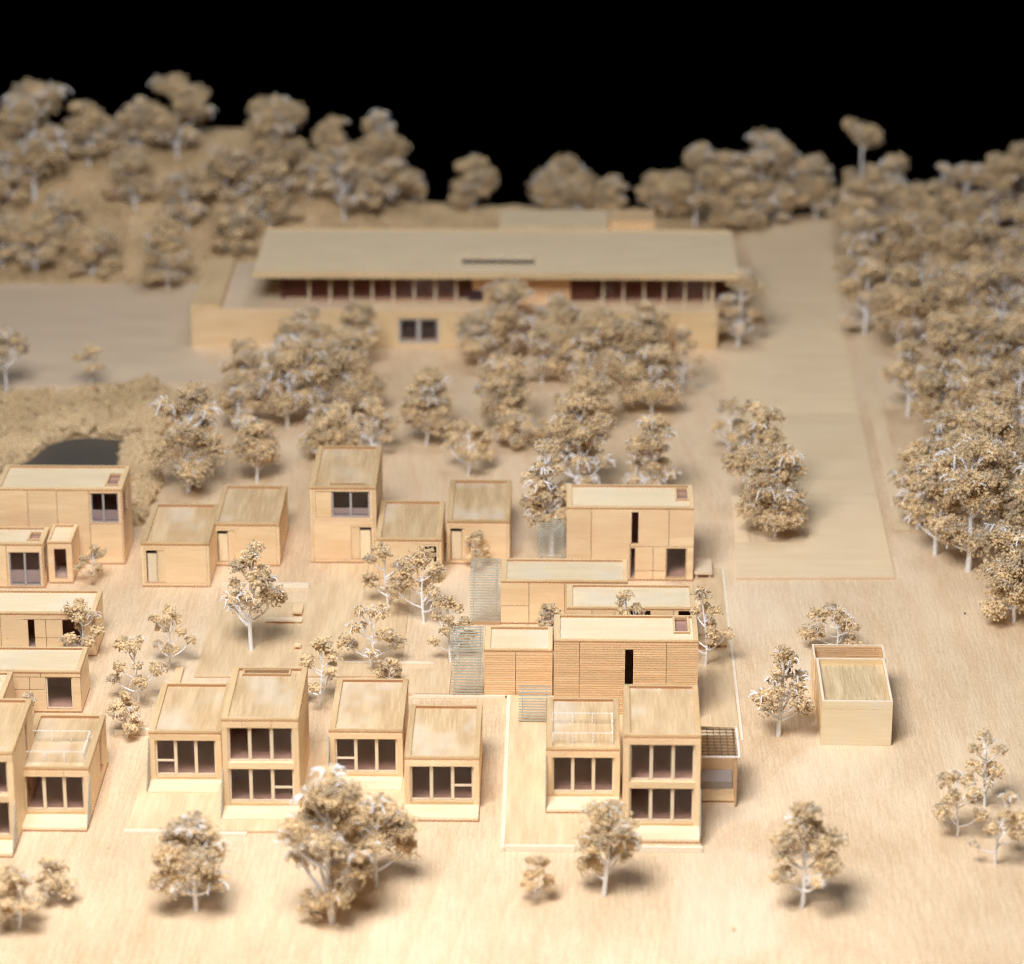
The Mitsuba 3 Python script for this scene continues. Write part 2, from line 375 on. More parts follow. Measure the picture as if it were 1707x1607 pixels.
def add_window(h, x0, x1, z0, z1, y=0.004, mull=(1 / 3, 2 / 3), transom=None, mat='frame_paint', fw=0.0032, mw=0.0052, low=None):
    """A recessed window: outer frame, mullions, an optional transom bar in one light, and a pane."""
    wkey = numbered(h.key + '__window')
    d = 0.0030
    ff = [bx(x0, x1, y, y + d, z0, z0 + fw), bx(x0, x1, y, y + d, z1 - fw, z1), bx(x0, x0 + fw, y, y + d, z0 + fw, z1 - fw, 2), bx(x1 - fw, x1, y, y + d, z0 + fw, z1 - fw, 2)]
    h.part('frame', ff, mat, wkey)
    xs = [x0] + [x0 + (x1 - x0) * m for m in mull] + [x1]
    for m in xs[1:-1]:
        h.part('mullion', bx(m - mw / 2, m + mw / 2, y - .0008, y + d, z0 + fw, z1 - fw, 2), mat, wkey)
    if transom is not None:
        i, tz = transom
        a, b = xs[i] + (fw if i == 0 else mw / 2), xs[i + 1] - (fw if i == len(xs) - 2 else mw / 2)
        zt = z0 + (z1 - z0) * tz
        h.part('transom', bx(a, b, y, y + d, zt - .0016, zt + .0016), mat, wkey)
    if low:
        h.part('sill_panel', bx(x0 + fw, x1 - fw, y + .0062, y + .0068, z0 + fw, z0 + (z1 - z0) * low), 'grey_plastic', wkey)
    for i in range(len(xs) - 1):
        a, b = xs[i] + (fw if i == 0 else mw / 2), xs[i + 1] - (fw if i == len(xs) - 2 else mw / 2)
        h.part('pane', quad((a, y + .0016, z0 + fw), (b, y + .0016, z0 + fw), (b, y + .0016, z1 - fw), (a, y + .0016, z1 - fw)), 'tinted_glass', wkey)


def lining(h, w, d, z0, z1, front=0.012):
    """The dark inside faces of a room behind glass."""
    g = WT + .0006
    h.part('room_lining', [bx(g, g + .001, front, d - g, z0, z1), bx(w - g - .001, w - g, front, d - g, z0, z1), bx(g, w - g, d - g - .001, d - g, z0, z1), bx(g, w - g, front, d - g, z1 - .001, z1)], 'lining')
    h.part('floor', bx(WT, w - WT, .008, d - WT, z0 - .002, z0, t=1.4), 'floor_wood')


scene['floor_wood'] = principled((0.62, 0.46, 0.37), 0.5)


def flat_roof(h, w, d, z, mat='roof_wood', rim='rim_wood', rims=(0.010, 0.010, 0.006, 0.005), ax=1, holes=(), notch=None, depth=0.0045):
    """A recessed roof sheet inside a rim of four strips with burnt edges; holes (x0, y0, x1, y1) are rooflights with their own rim."""
    l, r_, re, fr = rims
    poly = sbox(WT, WT, w - WT, d - WT)
    for q in holes:
        poly = poly.difference(sbox(*q))
    h.part('roof', slab(poly, z - depth - .002, z - depth, ax, .5), mat)
    a, b = z - depth - .0015, z
    h.part('parapet', bx(0, l, 0, d, a, b, 1, 'x+'), rim)
    h.part('parapet', bx(w - r_, w, 0, d, a, b, 1, 'x-'), rim)
    h.part('parapet', bx(l, w - r_, d - re, d, a, b, 0, 'y-'), rim)
    h.part('parapet', bx(l, w - r_, 0, fr, a, b, 0, 'y+'), rim)
    e, za, zb = .0007, a + .0002, a + .0026
    h.part('cap_edge', [bx(-e, 0, -e, d + e, za, zb, 1, 'all', .7), bx(w, w + e, -e, d + e, za, zb, 1, 'all', .7), bx(0, w, -e, 0, za, zb, 0, 'all', .7), bx(0, w, d, d + e, za, zb, 0, 'all', .7)], rim)
    for q in holes:
        k = numbered(h.key + '__rooflight')
        s = .0035
        z0 = z - depth - .0012
        ring = sbox(q[0] - s, q[1] - s, q[2] + s, q[3] + s).difference(sbox(*q))
        h.part('frame', slab(ring, z0, z - .0004, 0, .6), rim, k)
        h.part('pane', quad((q[0], q[1], z0 - .002), (q[2], q[1], z0 - .002), (q[2], q[3], z0 - .002), (q[0], q[3], z0 - .002)), 'glass', k)


def side_slit(d, h, y0, y1, z0, z1, x0, x1):
    """A side wall (x0..x1 thick) with one opening."""
    bl = 'y- y+ z-'
    return [bx(x0, x1, 0, y0, .002, h, 2, 'y-'), bx(x0, x1, y1, d, .002, h, 2, 'y+'), bx(x0, x1, y0, y1, .002, z0, 1, 'z+'), bx(x0, x1, y0, y1, z1, h, 1, 'z-')]


def glazed_house(x, y, w, d, h, label, storeys=1, transoms=(None, None), screens='L', lintels=1, terrace=False, slit=False, slot=False, z=0.0005, deg=0.0, mull=(1 / 3, 2 / 3), rims=None):
    t = Thing('glazed_house', label, 'model house', (x, y, z), deg, 'glazed wooden model houses of the front row')
    dk = 0.048
    t.part('base_plate', bx(-.001, w + .001, -dk - .001, d + .001, 0, .0022, 0, 'all', .7), 'rim_wood')
    t.part('deck', bx(.0008, w - .0008, -dk, -.0004, .0022, .0065, 0, t=.3), 'deck_wood')
    cap = h - .0055
    post = .009
    t.part('side_wall', bx(0, WT, .0005, d, .0022, cap, 1, 'y-'), 'wall_wood')
    if slit:
        t.part('side_wall', side_slit(d, cap, d * .60, d * .76, .022, cap - .006, w - WT, w), 'wall_wood')
    else:
        t.part('side_wall', bx(w - WT, w, .0005, d, .0022, cap, 1, 'y-'), 'wall_wood')
    t.part('rear_wall', bx(WT, w - WT, d - WT, d, .0022, cap), 'wall_wood')
    n = storeys
    z0 = .0022
    edges = np.linspace(.0022, cap - .0105, n + 1)
    if n == 2:
        edges[1] = .0785
    for i in range(n):
        a = edges[i] + (.0095 if i == 0 else .0055)
        b = edges[i + 1] - (.0058 if i < n - 1 else 0)
        lining(t, w, d, edges[i] + .003, edges[i + 1] - .001)
        add_window(t, post, w - post, a, b, transom=transoms[i], mull=mull)
        if i == 0:
            t.part('sill', bx(post, w - post, -.0016, .006, a - .0062, a - .0002, 0), 'rim_wood')
            t.part('sill', bx(post, w - post, .0002, .007, .0022, a - .0064, 0), 'wall_wood')
        else:
            t.part('floor_band', bx(post, w - post, -.0018, .006, edges[i] - .0056, a - .0002, 0, 'z-', .4), 'wall_wood')
    for q0, q1 in ((0, post), (w - post, w)):
        t.part('corner_post', bx(q0, q1, -.0022, .0004, .0022, cap - .0106, 2, 'x- x+', .35), 'wall_wood')
        t.part('jamb', bx(q0 + WT if q0 == 0 else q0, q1 if q0 == 0 else q1 - WT, .0006, .008, .0022, cap - .0106, 2, '', .35), 'wall_wood')
    cuts = np.linspace(0, w, lintels + 1)
    if lintels == 3:
        cuts[1:3] = [w * .27, w * .65]
    for a, b in zip(cuts, cuts[1:]):
        t.part('lintel', bx(a + .0003, b - .0003, -.0026, WT, cap - .0104, cap - .0004, 0, 'x- x+', .6), 'wall_wood')
    holes = []
    if slot:
        holes = [(w * .17, d - .024, w * .76, d - .011)]
    flat_roof(t, w, d, h, holes=holes, rims=rims or (0.010, 0.009, 0.006, 0.005))
    if n == 2:
        ztop = .074
    else:
        ztop = cap - .006
    for s in screens:
        xa = -.0014 if s == 'L' else w - .0004
        tri = Polygon([(-.003, ztop), (-.003, .0066), (-dk + .003, .0066), (-dk + .003, .013)])
        v, f, uv = slab(tri, 0, .0016)
        v = np.stack([v[:, 2] + xa, v[:, 0], v[:, 1]], 1)
        t.part('side_screen', (v, f, uv * 0), 'grey_acrylic')
    if terrace:
        zr = h - .0045
        for yy, x0, x1 in ((d * .52, w * .08, w * .90), (d * .13, w * .02 + .008, w * .90)):
            k = numbered(t.key + '__balustrade')
            hh = .019
            n_ = 3
            t.part('pane', quad((x0, yy, zr), (x1, yy, zr), (x1, yy, zr + hh), (x0, yy, zr + hh)), 'glass', k)
            t.part('rail', bx(x0, x1, yy - .0005, yy + .0005, zr + hh, zr + hh + .0009), 'clear_edge', k)
            for q in range(n_ + 1):
                xx = x0 + (x1 - x0) * q / n_
                t.part('baluster', bx(xx - .0006, xx + .0006, yy - .0007, yy + .0007, zr + .0012, zr + hh), 'clear_edge', k)
        k = numbered(t.key + '__balustrade')
        xx = w * .90
        t.part('pane', quad((xx, d * .13, zr), (xx, d * .52, zr), (xx, d * .52, zr + .019), (xx, d * .13, zr + .019)), 'glass', k)
        t.part('rail', bx(xx - .0006, xx + .0006, d * .13, d * .52, zr + .019, zr + .0202), 'clear_edge', k)
    return t


G = glazed_house
G(-0.6912, -0.135, 0.1185, 0.190, 0.0935, 'single storey glazed house, left half of the stepped pair left of centre', 1, ((0, .40),), 'L', 1)
G(-0.5602, -0.2296, 0.1235, 0.2005, 0.162, 'two storey glazed house with three lintel blocks, right half of the left stepped pair', 2, ((2, .42), None), 'L', 3, slot=True)
G(-0.3964, -0.1193, 0.121, 0.203, 0.091, 'single storey glazed house behind the largest foreground tree, left half of its pair', 1, ((0, .40),), 'L', 1)
G(-0.2678, -0.2203, 0.121, 0.1995, 0.0915, 'single storey glazed house right of the largest foreground tree, set forward of its neighbour', 1, ((2, .42),), '', 1)
G(-0.0385, -0.2052, 0.119, 0.1935, 0.093, 'single storey glazed house with a railed roof terrace on the white edged terrace', 1, (None,), 'L', 3, terrace=True, z=TZ + .0004)
G(0.0845, -0.3065, 0.1215, 0.191, 0.1655, 'two storey glazed house at the right end of the front row, beside the gridded canopy', 2, (None, None), 'R', 1, z=TZ + .0004, deg=-.4)
G(-0.8872, -0.2652, 0.1157, 0.199, 0.090, 'single storey glazed house with a railed roof terrace near the left edge', 1, (None,), 'R', 3, terrace=True, slit=True)
G(-1.001, -0.356, 0.125, 0.200, 0.160, 'two storey glazed house cut off by the left edge of the picture', 2, (None, None), 'R', 3, slit=True)


def wall_panels(h, w, height, openings, joints, thick=WT, y0=0.0, mat='wall_wood', gap=.0005, ax=0, b=.75):
    """A front wall of separate panels: the outline minus openings (x0, z0, x1, z1), cut along joints (x0, z0, x1, z1 lines)."""
    poly = sbox(0, .0022, w, height)
    for o in openings:
        poly = poly.difference(sbox(*o))
    for (xa, za, xb, zb) in joints:
        poly = poly.difference(shapely.LineString([(xa, za), (xb, zb)]).buffer(gap, cap_style='flat'))
    for g in getattr(poly, 'geoms', [poly]):
        if g.area > 4e-6:
            h.part('wall_panel', slab(g, y0, y0 + thick, ax, b, plane='xz'), mat)


def siding(h, w, height, openings, joints, mat='siding_wood', pitch=.0043):
    """Horizontal ribbed boards on the front wall, broken by the openings and the upright joints."""
    pieces = []
    z = .0032
    while z + pitch * .8 < height:
        line = sbox(0, z, w, z + pitch * .66)
        for o in openings:
            line = line.difference(sbox(o[0] - .0004, o[1], o[2] + .0004, o[3]))
        for (xa, za, xb, zb) in joints:
            line = line.difference(sbox(xa - .0006, -1, xa + .0006, 1))
        for g in getattr(line, 'geoms', [line]):
            if g.area > 1e-6:
                x0, a, x1, b = g.bounds
                pieces.append(bx(x0, x1, -.0009, .0, a, b, 0, 'z-', .25))
        z += pitch
    h.part('siding', pieces, mat, kind='stuff')


def entrance_house(x, y, w, d, h, label, door, slot, window=None, panel=None, deg=0.0, roof_slot=False):
    t = Thing('entrance_house', label, 'model house', (x, y, .0005), deg, 'wooden model houses of the rear row with their doors facing us')
    cap = h - .006
    t.part('base_plate', bx(-.0006, w + .0006, -.0006, d + .0006, 0, .0022, 0, 'all', .7), 'rim_wood')
    t.part('side_wall', bx(0, WT, WT, d, .0022, cap, 1, 'y-'), 'wall_wood')
    t.part('side_wall', bx(w - WT, w, WT, d, .0022, cap, 1, 'y-'), 'wall_wood')
    t.part('rear_wall', bx(WT, w - WT, d - WT, d, .0022, cap), 'wall_wood')
    ops = [door] + ([window] if window else []) + ([panel] if panel else [])
    x0, z0, x1, z1 = door
    right = x0 > w / 2
    ja = [(0, z1 + .0045, w, z1 + .0045)] if False else []
    ja += [(x0 - .010, z1 + .0042, x1 + .001, z1 + .0042)] if right else [(x0 - .001, z1 + .0042, x1 + .010, z1 + .0042)]
    ja += [(.0052, .0022, .0052, cap), (w - .0052, .0022, w - .0052, cap), (.0052, .0072, w - .0052, .0072)]
    if window:
        ja += [(0.0052, window[1] - .0045, w - .0052, window[1] - .0045)]
    wall_panels(t, w, cap, ops, ja, gap=.00022, b=.6)
    lining(t, w, d, .004, cap - .002, front=.013)
    # the door leaf set back in its recess, a fixed leaf beside it, a dark slot above the leaf
    sx0, sx1 = slot
    t.part('door', bx(sx0 + .0006, sx1 - .0006, .0036, .0062, z0 + .0004, z1 - .0085, 2, 'x- x+', .5), 'pale_wood')
    fx = (sx1, x1) if not right else (x0, sx0)
    t.part('fixed_leaf', bx(fx[0] + .0005, fx[1] - .0002, .0022, .0060, z0 + .0004, z1 - .0004, 2, 'x- x+', .5), 'wall_wood')
    if panel:
        t.part('wall_panel', bx(panel[0] + .0004, panel[2] - .0004, .0024, .0060, panel[1] + .0004, panel[3] - .0004, 0), 'wall_wood')
    if window:
        add_window(t, window[0], window[2], window[1], window[3], y=.0042, mull=(.5,), mat='grey_plastic', mw=.0040, low=.30)
    flat_roof(t, w, d, h, holes=[(w * .30, .010, w * .84, .019)] if roof_slot else ())
    return t


E = entrance_house
E(-0.807, 0.694, 0.128, 0.200, 0.090, 'small low wooden house with its door at left, leftmost of the rear row', (.009, .0076, .044, .0740), (.0105, .029))
E(-0.683, 0.800, 0.127, 0.200, 0.088, 'small low wooden house with its door at left, second in the rear row', (.008, .0076, .042, .0720), (.0095, .028))
E(-0.497, 0.818, 0.126, 0.224, 0.157, 'two storey wooden entrance house with an upper window, tallest of the rear row', (.077, .0076, .1165, .0740), (.094, .115), window=(.041, .093, .114, .147), panel=(.010, .093, .0405, .147), roof_slot=True)
E(-0.367, 0.725, 0.124, 0.196, 0.089, 'low wooden house with its door at right, attached to the two storey entrance house', (.078, .0076, .1145, .0730), (.0895, .110))
E(-0.236, 0.817, 0.120, 0.216, 0.090, 'low wooden house with its door at left, rightmost of the rear row', (.007, .0076, .034, .0730), (.0085, .028))


def court_block(x, y, w, d, h, label, openings, joints, holes=(), ribs=False, windows=(), right=True, rims=(0.010, 0.008, 0.005, 0.005), deg=0.0, roof='pale_wood', corner=False):
    t = Thing('court_block', label, 'model house', (x, y, .0005), deg, 'long pale roofed wooden court blocks')
    cap = h - .0052
    t.part('base_plate', bx(-.0005, w + .0005, -.0005, d + .0005, 0, .0022, 0, 'all', .8), 'rim_wood')
    t.part('side_wall', bx(0, WT, WT, d, .0022, cap, 1, 'y-'), 'wall_wood')
    if corner:
        t.part('side_wall', side_slit(d, cap, .008, d * .55, cap - .062, cap - .010, w - WT, w), 'wall_wood')
    else:
        t.part('side_wall', bx(w - WT, w, WT, d, .0022, cap, 1, 'y- y+', .6), 'wall_wood')
    t.part('rear_wall', bx(WT, w - WT, d - WT, d, .0022, cap), 'wall_wood')
    ops = list(openings) + [q[:4] for q in windows]
    wall_panels(t, w, cap, ops, joints, gap=.00045, mat='groove_wood' if ribs else 'wall_wood')
    if ribs:
        siding(t, w, cap, ops, joints)
    lining(t, w, d, .004, cap - .003, front=.010)
    for q in windows:
        add_window(t, q[0], q[2], q[1], q[3], y=.003, mull=q[4], mat=q[5], fw=.0024, mw=.0034, low=q[6])
    flat_roof(t, w, d, h, roof, 'pale_rim', rims, 0, holes, depth=.0040)
    return t


scene['pale_rim'] = principled(wood_fn((0.80, 0.62, 0.37), (0.68, 0.49, 0.27), (0.74, 0.55, 0.33), 0.7), 0.5)
B = court_block
B(-1.096, 0.804, 0.242, 0.122, 0.156, 'two storey pale roofed block with a corner window at the left edge', [], [(.0605, .002, .0605, .2), (.116, .075, .116, .2), (.178, .002, .178, .2), (.178, .0825, .25, .0825)],
  holes=[(.210, .024, .231, .080)], windows=[(.181, .085, .234, .146, (.45,), 'grey_plastic', .38)], corner=True)
B(-1.230, 0.685, 0.240, 0.082, 0.091, 'low pale roofed corner window block at the left edge, before the two storey one', [], [(.12, 0, .12, .1), (.170, .0, .170, .1)],
  holes=[(.210, .022, .230, .056)], windows=[(.174, .004, .233, .072, (.5,), 'grey_plastic', .42)], corner=True)
B(-0.986, 0.708, 0.046, 0.086, 0.086, 'narrow low annex with a tall dark opening, beside the low corner window block', [(.012, .010, .035, .070)], [], rims=(.004, .006, .005, .005))
B(-1.090, 0.372, 0.240, 0.102, 0.085, 'long low block with two dark openings at the left edge, behind a sparse tree', [(.119, .004, .131, .070), (.181, .004, .219, .070)],
  [(.151, .0, .151, .070), (.131, .035, .180, .035), (.070, .0, .070, .1), (.108, .0705, .24, .0705)])
B(-1.083, 0.133, 0.240, 0.101, 0.079, 'long low block with one big window at its right end, left edge', [], [(.123, 0, .123, .066), (.152, 0, .152, .066), (.098, .043, .178, .043), (.098, 0, .098, .066), (.098, .0665, .24, .0665), (.172, .0665, .172, .08)],
  windows=[(.180, .006, .226, .066, (), 'frame_paint', None)])
B(-1.195, 0.008, 0.240, 0.106, 0.085, 'low block at the left edge, only its roof corner and side wall showing', [], [(.12, 0, .12, .1)])
B(-0.007, 0.740, 0.240, 0.116, 0.150, 'plain two storey court block with slit windows, rearmost of the right group', [(.1225, .075, .1355, .139), (.1215, .004, .1300, .066)],
  [(.0467, 0, .0467, .2), (.193, .070, .193, .2), (.1215, .0690, .24, .0690), (.164, 0, .164, .066), (.130, .020, .186, .020), (.120, 0, .120, .075)],
  holes=[(.209, .044, .229, .100)], windows=[(.188, .004, .228, .066, (), 'rim_wood', None)])
B(-0.127, 0.530, 0.232, 0.104, 0.087, 'long low court block beside the middle pergola frame, right group', [], [(.0515, 0, .0515, .1), (.117, 0, .117, .1), (0, .036, .0515, .036)])
B(-0.006, 0.408, 0.230, 0.105, 0.087, 'long low court block just behind the ribbed two storey block, mostly hidden', [(.112, .055, .150, .0800), (.200, .055, .222, .0800)], [(.045, 0, .045, .1), (.192, 0, .192, .1)])
B(-0.149, 0.207, 0.118, 0.098, 0.093, 'low ribbed court block beside the front pergola frame', [], [(.0545, 0, .0545, .1)], ribs=True)
B(-0.028, 0.120, 0.246, 0.107, 0.150, 'ribbed two storey court block with a tall slit window behind the front right pair', [(.1215, .050, .1355, .134)], [(.0435, 0, .0435, .2), (.192, 0, .192, .2)],
  holes=[(.208, .038, .229, .098)], ribs=True)


# ------------------------------------------------------------------ louvred pergola frames
def pergola(x, y, w, d, h, label):
    t = Thing('pergola', label, 'pergola', (x, y, .0005), 0, 'louvred pergola frames')
    t.part('base_board', bx(-.002, w + .001, -.004, .005, 0, .0055, 0, 'y- z-', .5), 'rim_wood')
    for xx in (.006, w - .007):
        t.part('post', bx(xx, xx + .0011, .0002, .0014, .0055, h), 'louvre_metal')
        t.part('post', bx(xx, xx + .0011, d - .0014, d, .0, h), 'louvre_metal')
        t.part('rafter', bx(xx, xx + .0011, .0002, d, h, h + .0012), 'louvre_metal')
    n = int(h / .0054)
    for i in range(n):
        z = .0075 + i * (h - .009) / (n - 1)
        t.part('slat', bx(0, w, -.0012, .0001, z - .0009, z + .0009), 'louvre_metal')
    n = int(d / .0115)
    for i in range(n + 1):
        yy = d * (i + .1) / (n + .3)
        t.part('slat', bx(0, w, yy, yy + .0034, h + .0012, h + .0023), 'louvre_metal')


pergola(-0.207, 0.206, 0.055, 0.098, 0.090, 'louvred grey pergola frame left of the low ribbed block')
pergola(-0.184, 0.529, 0.055, 0.104, 0.084, 'louvred grey pergola frame left of the long low court block')
pergola(-0.063, 0.745, 0.053, 0.100, 0.086, 'louvred grey pergola frame left of the plain two storey block, rearmost')
pergola(-0.088, 0.088, 0.054, 0.055, 0.050, 'small louvred grey pergola frame behind the railed roof terrace house at right')

# ------------------------------------------------------------------ gridded side canopy
t = Thing('side_canopy', 'small lean-to canopy with a dark grid roof right of the front right house', 'canopy', (0.212, -0.205, .0005))
cw, cd, ch = 0.058, 0.105, 0.088
t.part('side_wall', bx(cw - .003, cw, -.004, cd, 0, ch - .001, 1, 'y- z+', .5), 'wall_wood')
t.part('floor', bx(0, cw - .003, .012, cd, 0, .003, 0, 'y-', .6), 'pale_rim')
t.part('rear_wall', bx(0, cw - .003, cd - .004, cd, .003, ch - .012, 0), 'wall_wood')
t.part('step', bx(.001, cw - .004, .055, .100, .003, .016, 0), 'grey_plastic')
for i in range(6):
    xx = .001 + i * (cw - .003) / 5.2
    t.part('grid_bar', bx(xx, xx + .0011, -.004, cd, ch, ch + .0012), 'dark_metal')
for i in range(9):
    yy = .004 + i * cd / 9
    t.part('grid_bar', bx(0, cw, yy, yy + .0011, ch + .0012, ch + .0022), 'dark_metal')
t.part('roof_pane', quad((0, -.006, ch + .003), (cw + .003, -.006, ch + .003), (cw + .003, cd, ch + .003), (0, cd, ch + .003)), 'glass')
t.part('roof_edge', bx(0, cw + .004, -.0076, -.006, ch + .002, ch + .0042), 'clear_edge')
t.part('roof_edge', bx(cw + .0015, cw + .004, -.006, cd, ch + .002, ch + .0040), 'clear_edge')
t.part('roof_edge', bx(0, cw, cd, cd + .003, ch - .001, ch + .003), 'pale_rim')

# ------------------------------------------------------------------ open topped pavilion at the right
t = Thing('pavilion', 'plain pale box pavilion with an open court behind its recessed roof, alone at the right', 'model house', (0.424, 0.026, .0005), -.6)
w, d, h, back = .1185, .178, .0805, .236
lower = .0805
t.part('front_wall', slab(sbox(0, 0, w, h), 0, WT, 0, .15, t=.3, plane='xz'), 'pale_wood')
for (x0, x1, z) in ((.002, .036, h - .014), (.037, .080, h - .014), (.081, .116, h - .014)):
    t.part('joint_line', bx(x0, x1, -.0003, 0, z, z + .0004), 'rim_wood')
t.part('side_wall', bx(0, WT, WT, d, 0, h, 1, '', t=1.35), 'pale_rim')
t.part('side_wall', bx(w - WT, w, WT, d, 0, h, 1, '', t=1.35), 'pale_rim')
t.part('cross_wall', bx(WT, w - WT, d - WT, d, 0, h, 0), 'pale_rim')
t.part('roof', slab(sbox(WT, WT, w - WT, d - WT), h - .0115, h - .0095, 1, 0), 'plain_roof_wood')
scene['plain_roof_wood'] = principled(wood_fn((0.66, 0.53, 0.34), (0.43, 0.32, 0.18), (0.50, 0.37, 0.21), 1.8), 0.6)
for q in (bx(0, WT, 0, d, h, h + .001), bx(w - WT, w, 0, d, h, h + .001), bx(WT, w - WT, 0, WT, h, h + .001), bx(WT, w - WT, d - WT, d, h, h + .001)):
    t.part('coping', q, 'white_card')
xo = .0035
t.part('court_wall', bx(-xo, -xo + .003, d - .004, back, 0, lower, 1, '', t=1.4), 'wall_wood')
t.part('court_wall', bx(w - .001, w + .002, d + .0003, back, 0, lower, 1, '', t=1.4), 'wall_wood')
t.part('court_wall', bx(-xo + .003, w - .001, back - .003, back, 0, lower, 0, '', t=.6), 'siding_wood')
for i in range(20):
    zz = .004 + i * .0038
    for a, b in ((.0, .0555), (.0565, w - .0012)):
        t.part('rib', bx(a, b, back - .0042, back - .003, zz, zz + .0026, 0, 'z-', .5), 'siding_wood')
for q in (bx(-xo, -xo + .003, d - .004, back, lower, lower + .001), bx(w - .001, w + .002, d, back, lower, lower + .001), bx(-xo + .003, w - .001, back - .003, back, lower, lower + .001)):
    t.part('coping', q, 'white_card')

# ------------------------------------------------------------------ the long building at the rear
t = Thing('long_building', 'long two level building with an overhanging flat roof and posts, across the rear', 'model building', (0, 0, .0005))
y0, zp = 2.112, .089
t.part('plinth', bx(-.661, -.394, y0, y0 + .34, 0, zp, 0, t=.35), 'pale_rim')
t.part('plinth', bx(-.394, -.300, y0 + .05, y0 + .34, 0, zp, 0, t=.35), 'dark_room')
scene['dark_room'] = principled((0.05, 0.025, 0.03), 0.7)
t.part('plinth', bx(-.300, .337, y0, y0 + .34, 0, zp, 0, t=.35), 'pale_rim')
t.part('plinth', bx(-.394, -.300, y0, y0 + .04, .071, zp, 0, t=.35), 'pale_rim')
t.part('plinth', bx(-.394, -.300, y0, y0 + .04, 0, .010, 0, t=.35), 'pale_rim')
t.part('annex_wall', bx(-.868, -.661, y0 - .002, y0 + .365, 0, zp, 0, t=.35), 'wall_wood')
t.part('annex_parapet', bx(-.866, -.800, y0, y0 + .365, zp, zp + .012, 1, 'x+', .6), 'pale_rim')
t.part('annex_floor', bx(-.797, -.50, y0 + .002, y0 + .363, zp, zp + .003, 1), 'field_sheet')
t.part('terrace_floor', bx(-.50, .337, y0 - .003, y0 + .32, zp, zp + .003, 0), 'deck_wood')
add_window(t, -.394, -.300, .010, .071, y=y0 + .006, mull=(.5,), mat='grey_plastic', fw=.006, mw=.010)
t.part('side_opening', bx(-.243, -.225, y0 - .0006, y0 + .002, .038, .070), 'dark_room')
yf = y0 + .055
zr = .168
t.part('rear_wall', bx(-.64, .375, y0 + .30, y0 + .31, zp + .003, zr), 'wall_wood')
t.part('end_wall', bx(-.668, -.66, yf + .02, y0 + .30, zp + .003, zr, 0, t=.8), 'red_room')
t.part('end_wall', bx(.372, .378, yf, y0 + .30, zp - .02, zr, 0, t=.8), 'red_room')
t.part('facade', bx(-.225, .0, yf + .012, yf + .02, zp + .003, zr, 0, t=.9), 'siding_wood')
t.part('facade', bx(.0, .06, yf + .016, yf + .02, zp + .003, zr, 0, t=.9), 'red_room')
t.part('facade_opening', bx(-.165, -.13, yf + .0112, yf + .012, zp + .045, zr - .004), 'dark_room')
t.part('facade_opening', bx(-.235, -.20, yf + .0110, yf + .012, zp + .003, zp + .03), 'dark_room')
DARKRED = 'red_room'
scene['red_room'] = principled((0.12, 0.040, 0.025), 0.6)
t.part('room_wall', bx(-.66, -.225, yf + .035, yf + .040, zp + .003, zr), DARKRED)
t.part('room_wall', bx(.06, .372, yf + .035, yf + .040, zp + .003, zr), DARKRED)
for xs in (np.linspace(-.60, -.262, 8), np.linspace(.075, .31, 6)):
    for i, xx in enumerate(xs):
        t.part('post', bx(xx - .0022, xx + .0022, yf - .003, yf + .003, zp + .003, zr, 2), 'frame_paint')
    for a, b in zip(xs, xs[1:]):
        t.part('pane', quad((a + .0022, yf, zp + .003), (b - .0022, yf, zp + .003), (b - .0022, yf, zr), (a + .0022, yf, zr)), 'tinted_glass')
t.part('post', bx(.322, .329, yf - .003, yf + .003, zp + .003, zr, 2), 'deck_wood')
hole = (-.250, y0 + .072, -.082, y0 + .100)
roof = sbox(-.722, y0, .382, y0 + .335).difference(sbox(*hole))
t.part('roof', slab(roof, zr + .0005, zr + .0125, 0, .0, t=.4), 'long_roof')
scene['long_roof'] = principled(wood_fn((0.84, 0.70, 0.475), (0.73, 0.59, 0.385), (0.78, 0.64, 0.43), 1.1), 0.6)
t.part('roof_fascia', bx(-.724, .384, y0 - .004, y0 - .0002, zr - .0005, zr + .0135, 0, t=.3), 'pale_rim')
t.part('roof_edge', bx(-.722, .382, y0 + .3352, y0 + .340, zr, zr + .016, 0, t=.3), 'pale_rim')
t.part('rooflight', bx(-.250, -.082, y0 + .1005, y0 + .118, zr + .0127, zr + .020, 0, t=.3), 'deck_wood')
t.part('rooflight_well', [bx(-.250, -.082, y0 + .072, y0 + .100, zr - .001, zr + .0003), bx(-.2498, -.0822, y0 + .0985, y0 + .0998, zr + .0005, zr + .0135)], 'dark_metal')
t.part('approach_wall', bx(.200, .232, y0 - .03, y0 - .003, 0, .062, 0), 'wall_wood')
t.part('approach_wall', bx(.245, .262, y0 - .03, y0 - .003, 0, .060, 0), 'deck_wood')

t = Thing('rear_roof_block', 'plain wooden block with a pale stepped roof rising behind the long building', 'model building', (0, 0, .0005))
t.part('wall', bx(-.173, .205, 2.60, 2.74, 0, .132, 0, t=.8), 'wall_wood')
t.part('roof', bx(-.171, .092, 2.602, 2.738, .132, .148, 0, t=.4), 'long_roof')
t.part('parapet', bx(.095, .205, 2.64, 2.74, .132, .150, 0, t=.7), 'siding_wood')

